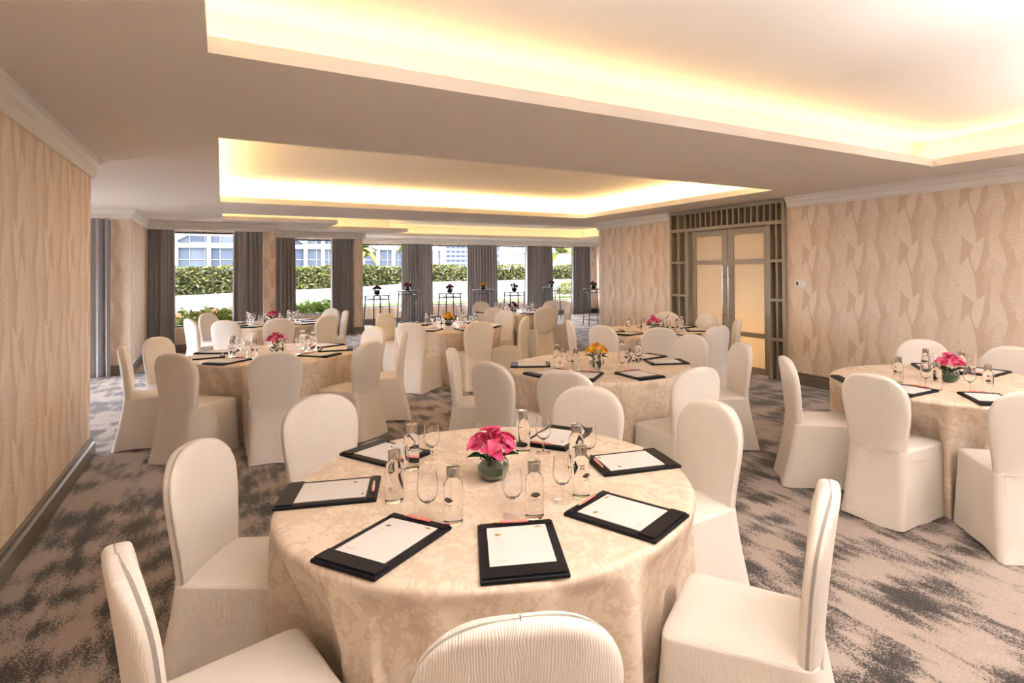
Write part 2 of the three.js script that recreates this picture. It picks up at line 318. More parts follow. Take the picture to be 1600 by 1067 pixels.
// ---------- double door with slatted surround
{
  const d = new THREE.Group(); d.name = 'door_1'; d.userData.kind = 'structure'; d.userData.label = 'taupe double door with frosted glass panes and slatted surround'; scene.add(d);
  const z0 = -7.80, z1 = -5.39, top = 2.585, xf = 6.85, xb = 6.97, P = M.doorPaint;
  const zi0 = -7.345, zi1 = -5.70, y1 = 2.235;
  part('back_panel', merge([box(6.955, 7.02, 0, top, z0, zi0 + 0.03), box(6.955, 7.02, 0, top, zi1 - 0.03, z1), box(6.955, 7.02, y1, top, zi0 + 0.03, zi1 - 0.03)]), M.doorDark, d);
  part('outer_frame', merge([rbox(xf, xb, 0, top, z0, z0 + 0.05), rbox(xf, xb, 0, top, z1 - 0.05, z1), rbox(xf, xb, top - 0.05, top, z0 + 0.05, z1 - 0.05)]), P, d);
  part('jamb', rbox(xf, 7.05, 0, y1, zi0 - 0.06, zi0), P, d); part('jamb', rbox(xf, 7.05, 0, y1, zi1, zi1 + 0.06), P, d);
  part('lintel', rbox(xf, 7.05, y1, y1 + 0.055, z0 + 0.05, z1 - 0.05), P, d);
  const slat = rbox(xf + 0.015, xb, 0, 1, -0.014, 0.014, 0.003);
  const upright = (z, a, b) => { const m = part('slat', slat, P, d); m.position.set(0, a, z); m.scale.y = b - a; };
  for (const [a, b] of [[z0 + 0.05, zi0 - 0.06], [zi1 + 0.06, z1 - 0.05]]) {
    upright((a + b) / 2, 0, y1);
    for (const y of [0.56, 1.125, 1.69]) part('crossbar', rbox(xf + 0.006, xb, y, y + 0.04, a, b, 0.003), P, d);
    upright((a + b) / 2, y1 + 0.055, top - 0.05);
    upright(a > -6.5 ? a : b, y1 + 0.055, top - 0.05);
  }
  const n = 15; for (let i = 1; i < n; i++) upright(lerp(zi0 - 0.06, zi1 + 0.06, i / n), y1 + 0.055, top - 0.05);
  const zm = (zi0 + zi1) / 2;
  for (const [a, b, hand] of [[zi0 + 0.004, zm - 0.004, 1], [zm + 0.004, zi1 - 0.004, -1]]) {
    const leaf = new THREE.Group(); leaf.name = 'door_leaf'; d.add(leaf);
    const X0 = 6.93, X1 = 6.975, s = 0.115, yT = 2.225;
    part('leaf_frame', merge([rbox(X0, X1, 0.02, yT, a, a + s), rbox(X0, X1, 0.02, yT, b - s, b), rbox(X0, X1, 0.02, 0.115, a + s, b - s), rbox(X0, X1, 0.56, 0.63, a + s, b - s), rbox(X0, X1, 1.67, 1.735, a + s, b - s), rbox(X0, X1, 2.135, yT, a + s, b - s)]), P, leaf);
    for (const [p, q] of [[0.115, 0.56], [0.63, 1.67], [1.735, 2.135]]) part('pane', box(X0 + 0.015, X0 + 0.021, p, q, a + s, b - s), M.frost, leaf);
    const zh = hand > 0 ? b - 0.055 : a + 0.055;
    part('handle', merge([bar(V(6.875, 0.70, zh), V(6.875, 1.64, zh), 0.012, 12), bar(V(6.875, 0.86, zh), V(6.935, 0.86, zh), 0.008), bar(V(6.875, 1.48, zh), V(6.935, 1.48, zh), 0.008)]), M.steel, leaf);
  }
  // corridor beyond the frosted panes, with its own warm lamp
  struct('wall_corridor', merge([box(7.1, 9.4, 0, 2.6, -4.95, -4.85), box(7.1, 9.4, 0, 2.6, -8.35, -8.25), box(9.3, 9.4, 0, 2.6, -8.25, -4.95)]), M.plaster);
  const lamp = group('corridor_lamp', 'warm round lamp glowing behind the frosted door', 'lamp', null, [7.75, 0, -6.2]);
  part('base', lathe([[0, 0], [0.14, 0], [0.14, 0.02], [0.02, 0.03], [0.015, 0.4], [0, 0.4]], 20), M.steel, lamp);
  part('globe', new THREE.SphereGeometry(0.11, 20, 14).translate(0, 0.5, 0), std({ color: 0xffffff, emissive: rgb(1, 0.62, 0.28), emissiveIntensity: 2 }), lamp);
  const pl = new THREE.PointLight(rgb(1, 0.60, 0.25), 0.9); pl.position.set(7.75, 0.5, -6.2); pl.castShadow = true; pl.shadow.radius = 5; scene.add(pl);
}
// tall uplights standing behind the photographer, washing the front cove
[[0.9, 0.75], [3.1, 0.95], [5.3, 0.75]].forEach(([x, z], i) => {
  const t = group('floor_uplight', ['tall white uplight standing behind the camera at the left', 'tall white uplight standing behind the camera in the middle', 'tall white uplight standing behind the camera at the right'][i], 'lamp', 'uplights behind the camera', [x, 0, z]);
  part('base', lathe([[0.0001, 0], [0.16, 0], [0.16, 0.02], [0.02, 0.035], [0.0001, 0.035]], 24), M.steel, t);
  part('pole', bar(V(0, 0.03, 0), V(0, 1.72, 0), 0.014, 12), M.steel, t);
  part('bowl', lathe([[0.0001, 1.70], [0.06, 1.71], [0.18, 1.77], [0.22, 1.82], [0.215, 1.82], [0.175, 1.78], [0.06, 1.725], [0.0001, 1.715]], 28), M.white, t);
  part('lamp_glow', new THREE.CylinderGeometry(0.15, 0.15, 0.01, 28).translate(0, 1.785, 0), std({ color: 0xffffff, emissive: UPLIGHT_COLOR, emissiveIntensity: 2 }), t);
  const r = new THREE.SpotLight(UPLIGHT_COLOR, UPLIGHT_INTENSITY, 0, 0.80, 0.8); r.position.set(x, 1.80, z); r.target.position.set(x, 2.88, z - 0.75); r.castShadow = true; r.shadow.radius = 6; scene.add(r, r.target);
});
// thermostat and switch beside the door
{
  const t = group('wall_control', 'white thermostat with dark screen and blank switch plate beside the door', 'switch', null, [XR, 1.39, -5.17]);
  part('thermostat', rbox(-0.014, 0, -0.045, 0.045, -0.085, -0.002, 0.003), M.white, t); part('screen', box(-0.0155, -0.014, -0.027, 0.025, -0.062, -0.028), M.black, t); part('switch_plate', rbox(-0.01, 0, -0.045, 0.045, 0.002, 0.085, 0.003), M.white, t);
}

// ---------- curtains
function curtainGeo(w, h, folds, amp, s) {
  reseed(s); const n = folds * 12, ph = [rnd() * 6, rnd() * 6, rnd() * 6];
  const wave = (t, y) => { const q = t * folds + 0.25 * Math.sin(t * 5 + ph[0]); return amp * (0.75 + 0.35 * y) * ((Math.sin(q * Math.PI * 2 + ph[1]) + 0.25 * Math.sin(q * Math.PI * 4)) * (0.75 + 0.25 * Math.sin(t * 9 + ph[2])) + 0.15 * Math.sin(q * Math.PI * 3 + ph[2])); };
  const side = (off) => grid(8, n + 1, (i, j) => { const y = i / 7, t = j / n, k = 1 + 0.05 * y; return [(t - 0.5) * w * k, h * (1 - y), wave(t, y) + off, t * w, h * (1 - y)]; });
  return merge([side(0.004), side(-0.004)]);
}
const CURTAINS = [
  [-2.06, -1.50, -11.17, 5, 'grey curtain hanging left of the papered pier beside the left wall'],
  [-1.24, -0.80, -13.62, 4, 'grey curtain at the left side of the leftmost window'],
  [0.20, 0.74, -13.62, 5, 'grey curtain with a bright sunlit edge right of the leftmost window'],
  [1.0, 1.58, -15.66, 5, 'grey curtain at the left of the narrow second window'],
  [2.42, 2.95, -15.66, 5, 'grey curtain at the right of the narrow second window'],
  [4.78, 5.74, -17.70, 9, 'wide grey curtain between the third and fourth windows'],
  [6.93, 7.97, -17.70, 9, 'wide grey curtain behind the high table with yellow flowers'],
  [9.06, 10.13, -17.70, 9, 'wide grey curtain left of the rightmost window'],
  [10.93, 11.72, -17.70, 8, 'grey curtain in the far right corner'],
  [3.22, 3.5, -17.70, 3, 'slim grey curtain tucked behind the far papered pier'],
];
CURTAINS.forEach(([a, b, z, n, label], i) => { const m = part(numbered('curtain'), curtainGeo(b - a, 2.43, Math.max(3, Math.round(n * 1.25)), 0.06, 70 + i), M.curtain, scene); m.position.set((a + b) / 2, 0.015, z); tag(m, label, 'curtain', 'grey window curtains'); });

// ================= TABLES AND CHAIRS =================
const TOP = 0.762, RT = 0.795;
// tables: centre, name in words, flowers, chairs [x, z of the top of the backrest]
const TABLES = [
  { at: [0.937, -2.138], words: 'front table', bowl: 'pink', chairs: [[-0.215, -1.735], [-0.10, -2.71], [0.45, -3.39], [1.84, -2.79], [2.165, -2.14], [1.62, -1.12], [0.50, -1.01]], pads: [146, -163, -118, -34, 13, 66, 106], twist: [-8, 0, 0, 0, 0, 0, 0] },
  { at: [0.46, -6.66], words: 'left middle table', bowl: 'pink', chairs: [[-0.8, -6.62], [-0.6, -7.36], [-0.36, -5.8], [0.39, -5.4], [1.25, -5.73], [1.75, -6.35], [1.63, -7.22]] },
  { at: [2.88, -4.21], words: 'centre table', bowl: 'yellow', chairs: [[1.72, -4.81], [1.70, -3.93], [1.985, -3.33], [2.83, -2.93], [4.12, -3.70], [4.20, -4.43]], twist: [0, 8, -8, 0, 0, 0] },
  { at: [4.596, -2.205], words: 'right table', bowl: 'pink', chairs: [[3.57, -2.17], [3.72, -2.94], [5.67, -2.96], [5.77, -2.27], [3.80, -1.39]] },
  { at: [0.72, -10.5], words: 'back left table', bowl: 'pink', chairs: [[0.03, -9.39], [0.72, -9.30], [1.43, -9.58], [-0.42, -10.02], [-0.22, -11.26], [1.75, -11.22], [1.87, -10.50]] },
  { at: [2.97, -8.33], words: 'middle back table', bowl: 'yellow', chairs: [[2.27, -9.47], [2.13, -7.50], [2.99, -7.19], [3.84, -7.49], [4.18, -8.91]] },
  { at: [5.12, -6.17], words: 'table by the door', bowl: 'pink', chairs: [[4.38, -5.17], [3.98, -5.78], [4.03, -6.62], [5.14, -4.99], [6.0, -5.46], [6.33, -6.34], [6.09, -7.02]] },
  { at: [5.10, -10.45], words: 'farthest table', bowl: 'dark pink', chairs: [[4.88, -11.72], [4.29, -9.64], [5.13, -9.24], [6.25, -10.98], [6.20, -10.14], [4.04, -10.88]] },
];
const eyeInv = camera.matrixWorld.clone().invert();
const screenX = (x, z, y = 0.8) => { const p = V(x, y, z).applyMatrix4(eyeInv); return p.x / -p.z; };
const ORD = ['leftmost', 'second from left', 'third from left', 'fourth from left', 'fifth from left', 'sixth from left', 'seventh from left', 'eighth from left'];
const order = (list) => { const xs = list.map(([x, z]) => screenX(x, z)), by = [...xs].sort((a, b) => a - b); return xs.map((x, i) => by.indexOf(x) === list.length - 1 ? 'rightmost' : ORD[by.indexOf(x)]); };

// slip-covered chair: faces +z, floor at y = 0, top of the backrest near z = -0.25
function roundedQuad(fz, fw, bz, bw, r) {                 // perimeter points, 4 corners of 5 and sides of 8
  const C = [[bw, bz], [fw, fz], [-fw, fz], [-bw, bz]], pts = [];
  for (let k = 0; k < 4; k++) {
    const p = C[(k + 3) % 4], c = C[k], q = C[(k + 1) % 4], d1 = [p[0] - c[0], p[1] - c[1]], d2 = [q[0] - c[0], q[1] - c[1]], l1 = Math.hypot(...d1), l2 = Math.hypot(...d2);
    const a = [c[0] + d1[0] / l1 * r, c[1] + d1[1] / l1 * r], b = [c[0] + d2[0] / l2 * r, c[1] + d2[1] / l2 * r];
    for (let i = 0; i < 5; i++) { const t = i / 4, u = 1 - t; pts.push([u * u * a[0] + 2 * u * t * c[0] + t * t * b[0], u * u * a[1] + 2 * u * t * c[1] + t * t * b[1]]); }
    const n2 = [q[0] - d2[0] / l2 * r, q[1] - d2[1] / l2 * r];
    for (let i = 1; i < 8; i++) pts.push([lerp(b[0], n2[0], i / 8), lerp(b[1], n2[1], i / 8)]);
  }
  return pts;
}
const SEAT_RING = roundedQuad(0.235, 0.213, -0.222, 0.186, 0.05), HEM_RING = roundedQuad(0.272, 0.226, -0.305, 0.206, 0.045);
function skirtGeo(s) {
  reseed(s); const n = SEAT_RING.length, f = [rnd() * 6, rnd() * 6, rnd() * 6];
  let per = 0; const arc = [0]; for (let j = 1; j <= n; j++) { const a = SEAT_RING[j % n], b = SEAT_RING[j - 1]; per += Math.hypot(a[0] - b[0], a[1] - b[1]); arc.push(per); }
  return grid(10, n + 1, (i, jj) => {
    const j = jj % n, t = i / 9, a = SEAT_RING[j], b = HEM_RING[j], k = Math.pow(t, 1.25), q = (j / n) * Math.PI * 2;
    const rip = 1 + t * (0.018 * Math.sin(q * 5 + f[0]) + 0.014 * Math.sin(q * 9 + f[1]) + 0.008 * Math.sin(q * 14 + f[2]));
    const x = lerp(a[0], b[0], k) * rip, z = lerp(a[1], b[1], k) * rip;
    return [x, lerp(0.452, 0.008 + 0.006 * Math.sin(q * 4 + f[1]), t), z, arc[jj], 0.45 * (1 - t)];
  }, true);
}
function seatGeo() {
  const n = SEAT_RING.length, steps = [[1, 0.45], [1.0, 0.457], [0.965, 0.466], [0.87, 0.474], [0.65, 0.481], [0.35, 0.484], [0.001, 0.485]];
  return grid(steps.length, n + 1, (i, jj) => { const p = SEAT_RING[jj % n], [s, y] = steps[i]; const x = p[0] * s, z = (p[1] - 0.01) * s + 0.01; return [x, y, z, x, z]; }, true);
}
function backGeo() {
  const y0 = 0.43, ys = 0.765, y1 = 0.928, n = 40, rows = [];
  for (let i = 0; i <= 8; i++) rows.push([lerp(y0, ys, i / 8), 1]);
  for (let i = 1; i <= 12; i++) { const a = i / 12 * Math.PI / 2; rows.push([ys + (y1 - ys) * Math.sin(a), Math.pow(Math.max(Math.cos(a), 0), 0.80)]); }
  const half = (y) => lerp(0.183, 0.216, sstep(0.43, 0.76, y));
  return grid(rows.length, n + 1, (i, jj) => {
    const [y, wf] = rows[i], w = Math.max(half(y) * wf, 0.001), a = -(jj / n) * Math.PI * 2, c = Math.cos(a), s = Math.sin(a);
    const th = 0.032 * Math.min(1, 0.35 + 0.65 * Math.sqrt(clamp((y1 - y) / 0.02))) , e = 0.32;
    const x = w * Math.sign(c) * Math.pow(Math.abs(c), e), zz = th * Math.sign(s) * Math.pow(Math.abs(s), 0.62);
    const lean = -0.198 - 0.055 * Math.pow((y - y0) / (y1 - y0), 1.35), dish = 0.022 * (x / 0.21) * (x / 0.21);
    return [x, y, lean + dish + zz, x + (s < 0 ? 0.5 : 0), y];
  }, true);
}
const chairBack = backGeo(), chairSeat = seatGeo(), chairSkirts = [skirtGeo(3), skirtGeo(8), skirtGeo(15)];
const chairSeam = merge([bar(V(-0.15, 0.455, -0.2265), V(0.15, 0.455, -0.2265), 0.0035, 6)]);
const chairProtos = chairSkirts.map((sk) => { const g = new THREE.Group(); part('backrest', chairBack, M.chair, g); part('seat', chairSeat, M.chair, g); part('skirt', sk, M.chair, g); part('seam', chairSeam, M.chair, g); return g; });
let chairCount = 0;
for (const T of TABLES) {
  const words = order(T.chairs); T.fronts = [];
  T.chairs.forEach(([bx, bz], i) => {
    const dx = T.at[0] - bx, dz = T.at[1] - bz, l = Math.hypot(dx, dz), tw = (T.twist ?? [])[i] ?? 0, ang = Math.atan2(dx, dz) + tw * Math.PI / 180;
    const x = bx + Math.sin(ang) * 0.25, z = bz + Math.cos(ang) * 0.25;
    const c = chairProtos[chairCount++ % 3].clone(); c.name = numbered('banquet_chair'); scene.add(c);
    c.position.set(x, 0, z); c.rotation.y = ang;
    tag(c, `cream covered chair at the ${T.words}, ${words[i]} of its chairs`, 'chair', `chairs around the ${T.words}`);
    T.fronts.push({ x, z, ang });
  });
}

// draped cloth: flat top, then folds to the floor, pushed in where a chair stands under the rim
function clothGeos(T, s) {
  reseed(s); const n = 400, F = []; let a = rnd();
  while (a < Math.PI * 2 - 0.15) { F.push([a, 0.07 + rnd() * 0.06, 0.7 + rnd() * 0.6]); a += 0.22 + rnd() * 0.2; }
  const fold = (th, t) => { let v = 0; for (const [c, w, k] of F) { let d = Math.abs(th - c); d = Math.min(d, Math.PI * 2 - d); const ww = w * (1.15 - 0.35 * t); v += k * Math.exp(-d * d / (ww * ww * 0.6)); } return v; };
  const top = grid(8, n + 1, (i, j) => { const r = 0.755 * i / 7 + 0.0005, th = -j / n * Math.PI * 2, x = r * Math.cos(th), z = r * Math.sin(th); return [x, TOP, z, x, z]; }, true);
  const rim = [[0.755, 0], [0.770, 0], [0.782, 0.003], [0.790, 0.010], [RT, 0.022]], NY = 36;
  const drop = grid(rim.length + NY, n + 1, (i, j) => {
    const th = (j % n) / n * Math.PI * 2; let r, y;
    if (i < rim.length) { r = rim[i][0]; y = TOP - rim[i][1]; }
    else {
      const t = (i - rim.length + 1) / NY; y = lerp(TOP - 0.022, 0.004, t);
      const grow = Math.pow(t, 0.55) * sstep(0, 0.06, t), fd = fold(th, t); r = RT + 0.045 * grow; let free = 1;
      for (const { x, z, ang } of T.fronts) {                // keep clear of the seat and skirt of every chair
        const px = T.at[0] + r * Math.cos(th) - x, pz = T.at[1] + r * Math.sin(th) - z;
        const lz = px * Math.sin(ang) + pz * Math.cos(ang), lx = px * Math.cos(ang) - pz * Math.sin(ang), reach = lerp(0.245, 0.29, clamp(1 - y / 0.46)) + 0.012;
        const wgt = 1 - sstep(0.25, 0.35, Math.abs(lx)), k = wgt * Math.min(1, (TOP - 0.02 - y) / 0.25);
        if (lz < reach && lz > -0.4 && k > 0) { r -= (reach - lz) * k; free = Math.min(free, 1 - k); }
      }
      r -= (0.06 + 0.06 * free) * grow * (1 - Math.min(fd, 1)) - 0.03 * grow * free * Math.max(0, fd - 1);
    }
    return [r * Math.cos(-th) , y, -r * Math.sin(-th), th * RT, y + (i < rim.length ? 0.0 : 0)];
  }, true);
  { const idx = drop.index.array; for (let i = 0; i < idx.length; i += 3) { const t = idx[i]; idx[i] = idx[i + 1]; idx[i + 1] = t; } drop.computeVertexNormals(); }
  return merge([top, drop]);
}
const flowerWords = { pink: 'pink', yellow: 'yellow', 'dark pink': 'dark pink' };
TABLES.forEach((T, i) => {
  const g = group('round_table', ['large round table under champagne velvet cloth in the foreground', 'round table under champagne cloth at the left, behind the front table', 'round clothed table with yellow flowers right of the room centre', 'round clothed table by the right leaf-papered wall', 'round clothed table at the back left by the shrub window', 'round clothed table with yellow flowers at the middle back', 'round clothed table in front of the double door', 'farthest round clothed table near the high tables'][i], 'table', 'round banquet tables', [T.at[0], 0, T.at[1]]);
  part('tablecloth', clothGeos(T, 200 + i * 13), M.velvet, g);
  part('tabletop', new THREE.CylinderGeometry(0.745, 0.745, 0.02, 48).translate(0, TOP - 0.016, 0), M.doorDark, g);
  part('pedestal', lathe([[0, 0.005], [0.22, 0.005], [0.22, 0.02], [0.045, 0.04], [0.045, 0.7], [0.2, 0.735], [0, 0.735]], 20), M.doorDark, g);
});

// ---------- place settings
function notePrint() {
  const cv = document.createElement('canvas'); cv.width = 380; cv.height = 540; const c = cv.getContext('2d');
  c.fillStyle = '#dcd6d2'; c.fillRect(0, 0, 380, 540);
  reseed(77); c.fillStyle = '#a9a2a4';
  const line = (x, y, w, h = 2.2) => { let q = x; while (q < x + w) { const l = 2 + rnd() * 5; c.fillRect(q, y + (rnd() - 0.5), l, h); q += l + 2; } };
  for (const [y, w] of [[52, 58], [62, 36], [150, 66], [160, 50], [196, 52], [222, 64], [232, 44], [268, 56], [300, 46], [340, 34], [372, 44]]) line(48 - w / 2 + 20, y, w);
  c.fillStyle = '#77706f'; line(30, 440, 84, 3.4); line(44, 456, 50);
  c.fillStyle = '#8d7140'; c.fillRect(48, 92, 24, 28); c.fillStyle = '#c9b48a'; c.fillRect(72, 92, 12, 28); c.fillStyle = '#7a6136'; c.fillRect(75, 96, 4, 20);
  c.fillStyle = '#9a7c46'; c.beginPath(); c.moveTo(300, 30); c.quadraticCurveTo(326, 6, 352, 30); c.quadraticCurveTo(326, 44, 300, 30); c.fill();
  const t = new THREE.CanvasTexture(cv); t.colorSpace = THREE.SRGBColorSpace; return t;
}
const noteMat = std({ map: notePrint(), roughness: 0.7 });
const sheetGeo = (() => {                                    // printed face up, +z is the side of the chair
  const g = new THREE.BoxGeometry(0.188, 0.003, 0.262), p = g.attributes.position, uv = g.attributes.uv;
  for (let i = 0; i < p.count; i++) uv.setXY(i, p.getX(i) / 0.188 + 0.5, 0.5 - p.getZ(i) / 0.262); return g;
})();
const folder = new THREE.Group(); folder.name = 'writing_folder';
part('cover', new RoundedBoxGeometry(0.245, 0.012, 0.35, 2, 0.004).translate(0, 0.006, 0), M.leather, folder);
part('writing_pad', sheetGeo.translate(0, 0.0138, -0.004), noteMat, folder);
part('pocket_strip', new RoundedBoxGeometry(0.232, 0.006, 0.056, 2, 0.002).translate(0, 0.0145, 0.138), M.leather, folder);
part('pen_strip', new RoundedBoxGeometry(0.232, 0.005, 0.03, 2, 0.002).translate(0, 0.0135, -0.155), M.leather, folder);
const pen = new THREE.Group(); pen.name = 'ballpoint_pen';
const zrot = (g) => g.rotateZ(-Math.PI / 2);
part('barrel', zrot(lathe([[0, -0.045], [0.0042, -0.044], [0.0052, -0.02], [0.0052, 0.002], [0.0048, 0.002], [0, 0.002]], 12)), M.penPink, pen);
part('cap', zrot(lathe([[0, 0.006], [0.0052, 0.006], [0.005, 0.045], [0.003, 0.05], [0, 0.05]], 12)), M.penPink, pen);
part('ring', zrot(lathe([[0, 0.002], [0.0056, 0.002], [0.0056, 0.0065], [0, 0.0065]], 12)), M.gold, pen);
part('tip', zrot(lathe([[0, -0.064], [0.001, -0.064], [0.0042, -0.045], [0, -0.045]], 12)), M.gold, pen);
part('clip', box(0.01, 0.044, 0.0055, 0.007, -0.0015, 0.0015), M.gold, pen);

const bottle = new THREE.Group(); bottle.name = 'water_bottle';
part('body', lathe([[0, 0], [0.029, 0], [0.0315, 0.003], [0.0322, 0.008], [0.0322, 0.12], [0.031, 0.131], [0.026, 0.142], [0.0212, 0.149], [0.0205, 0.158], [0, 0.158]], 32), M.water, bottle);
part('cap', lathe([[0, 0.157], [0.0215, 0.157], [0.0222, 0.1585], [0.0222, 0.186], [0.0208, 0.1885], [0, 0.1885]], 28), M.steel, bottle);
{
  const blades = [], R = 0.0328, put = (x, y) => { const a = x / R; return [R * Math.sin(a), 0.082 + y, R * Math.cos(a)]; };
  const K = 9, pos = [], idx = [];
  for (let k = 0; k < K; k++) {                               // open fan: narrow blades spreading from a point, rim curved
    const a0 = lerp(-1.15, 1.15, (k + 0.06) / K), a1 = lerp(-1.15, 1.15, (k + 0.94) / K), rr = (a) => 0.0225 - 0.0025 * Math.abs(a), base = pos.length / 3, r0 = 0.002;
    for (let m = 0; m <= 3; m++) { const a = lerp(a0, a1, m / 3); pos.push(...put(Math.sin(a) * r0, r0 * Math.cos(a) - 0.006), ...put(Math.sin(a) * rr(a), Math.cos(a) * rr(a) * 0.85 - 0.006)); }
    for (let m = 0; m < 3; m++) { const b = base + m * 2; idx.push(b, b + 2, b + 1, b + 1, b + 2, b + 3); }
  }
  for (let k = 0; k < 2; k++) { const base = pos.length / 3, w = k ? 0.008 : 0.0145, y = -0.0105 - k * 0.004, h = k ? 0.0007 : 0.0012; for (let m = 0; m <= 6; m++) { const x = lerp(-w, w, m / 6); pos.push(...put(x, y - h), ...put(x, y)); } for (let m = 0; m < 6; m++) { const b = base + m * 2; idx.push(b, b + 2, b + 1, b + 1, b + 2, b + 3); } }
  const g = new THREE.BufferGeometry(); g.setAttribute('position', new THREE.Float32BufferAttribute(pos, 3)); g.setIndex(idx); g.computeVertexNormals();
  const pm = new THREE.MeshPhysicalMaterial({ color: rgb(0.008, 0.008, 0.008), roughness: 0.9, specularIntensity: 0.1, side: THREE.DoubleSide });
  part('fan_emblem', g, pm, bottle);
}
const goblet = new THREE.Group(); goblet.name = 'water_goblet';
part('bowl', lathe([[0.0001, 0.062], [0.010, 0.063], [0.024, 0.072], [0.033, 0.09], [0.0355, 0.108], [0.034, 0.13], [0.0305, 0.163], [0.0297, 0.163], [0.0332, 0.13], [0.0346, 0.108], [0.032, 0.091], [0.0235, 0.0745], [0.010, 0.0665], [0.0001, 0.066]], 32), M.glass, goblet);
part('stem', lathe([[0.0001, 0.004], [0.006, 0.008], [0.0045, 0.02], [0.0042, 0.032], [0.0075, 0.040], [0.0048, 0.047], [0.007, 0.058], [0.0095, 0.0628], [0.0001, 0.0615]], 16), M.glass, goblet);
part('foot', lathe([[0.0001, 0.0], [0.034, 0.0], [0.0345, 0.0015], [0.02, 0.0035], [0.0055, 0.0085], [0.0001, 0.0085]], 28), M.thin, goblet);

reseed(5);
TABLES.forEach((T, ti) => {
  const pads = T.pads ?? T.chairs.map(([x, z]) => Math.atan2(z - T.at[1], x - T.at[0]) * 180 / Math.PI + (rnd() - 0.5) * 3);
  const spots = pads.map((deg) => {
    const P = (d, r) => [T.at[0] + r * Math.cos(d * Math.PI / 180), T.at[1] + r * Math.sin(d * Math.PI / 180)];
    return { deg, pad: P(deg, 0.61), bottle: P(deg - 12 + (rnd() - 0.5) * 3, 0.388), glass: P(deg + 1 + (rnd() - 0.5) * 5, 0.352) };
  });
  if (ti === 0) {                                             // the front table, read place by place
    const b = [[0.665, -1.839], [0.543, -2.122], [0.696, -2.431], [1.205, -2.392], [1.292, -2.067], [1.148, -1.805], [0.918, -1.74]], g = [[0.595, -1.895], [0.595, -2.245], [0.798, -2.477], [1.275, -2.325], [1.372, -2.095], [1.064, -1.80], [0.855, -1.78]];
    spots.forEach((s, i) => { s.bottle = b[i]; s.glass = g[i]; });
  }
  const wp = order(spots.map((s) => s.pad)), wb = order(spots.map((s) => s.bottle)), wg = order(spots.map((s) => s.glass));
  spots.forEach((s, i) => {
    const yaw = Math.PI / 2 - s.deg * Math.PI / 180 + (ti ? (rnd() - 0.5) * 0.16 : [0, 0, 0, 0, 0, -0.03, -0.09][i]);
    const f = copyOf(folder, `black writing folder on the ${T.words}, ${wp[i]} of its folders`, `writing folders on the ${T.words}`); tag(f, f.userData.label, 'folder');
    f.position.set(s.pad[0], TOP + 0.0003, s.pad[1]); f.rotation.y = yaw;
    const p = copyOf(pen, `pink pen on the ${wp[i]} folder of the ${T.words}`, `pens on the ${T.words}`); tag(p, p.userData.label, 'pen');
    const off = V((rnd() - 0.5) * 0.05, 0, -0.157).applyAxisAngle(V(0, 1, 0), yaw); p.position.set(s.pad[0] + off.x, TOP + 0.0003 + 0.016 + 0.0056, s.pad[1] + off.z); p.rotation.y = yaw + (rnd() - 0.5) * 0.12;
    const b = copyOf(bottle, `steel-capped water bottle on the ${T.words}, ${wb[i]} of its bottles`, `water bottles on the ${T.words}`); tag(b, b.userData.label, 'bottle');
    b.position.set(s.bottle[0], TOP + 0.0003, s.bottle[1]); b.rotation.y = ti === 0 ? [-0.9, 1.9, 2.5, 0.9, 2.3, 0.1, -0.35][i] : Math.PI / 2 - s.deg * Math.PI / 180 + (rnd() - 0.5);
    const g = copyOf(goblet, `empty stemmed water glass on the ${T.words}, ${wg[i]} of its glasses`, `water glasses on the ${T.words}`); tag(g, g.userData.label, 'glass');
    g.position.set(s.glass[0], TOP + 0.0003, s.glass[1]);
  });
});

// ---------- flower bowls
const petalGeo = (() => grid(7, 5, (i, j) => { const t = i / 6, s = j / 4 - 0.5, w = 0.046 * Math.pow(Math.sin(Math.PI * clamp(0.12 + t * 0.84)), 0.6); return [s * w, 0.012 * Math.sin(t * 2.4) + 0.16 * s * s * w * 8 - 0.018 * t * t, t * 0.05, s, t]; }))();
const leafGeo = (() => grid(7, 5, (i, j) => { const t = i / 6, s = j / 4 - 0.5, w = 0.042 * Math.sin(Math.PI * clamp(t * 0.97 + 0.02)); return [s * w, 0.3 * s * s * w * 4 - 0.02 * t * t, t * 0.07, s, t]; }))();
const petalMat = { pink: [leafMat(0.80, 0.10, 0.26), leafMat(0.86, 0.20, 0.36), leafMat(0.70, 0.07, 0.16)], yellow: [leafMat(0.9, 0.45, 0.02), leafMat(0.92, 0.58, 0.05), leafMat(0.8, 0.30, 0.02)], 'dark pink': [leafMat(0.16, 0.012, 0.055), leafMat(0.22, 0.025, 0.09), leafMat(0.10, 0.01, 0.03)] };
const M_leafDark = leafMat(0.018, 0.055, 0.015), M_stamen = { pink: std({ color: rgb(0.85, 0.35, 0.15), roughness: 0.7 }), yellow: std({ color: rgb(0.35, 0.12, 0.02), roughness: 0.7 }), 'dark pink': std({ color: rgb(0.4, 0.1, 0.05), roughness: 0.7 }) };
const M_lining = std({ color: rgb(0.012, 0.075, 0.02), roughness: 0.5 });
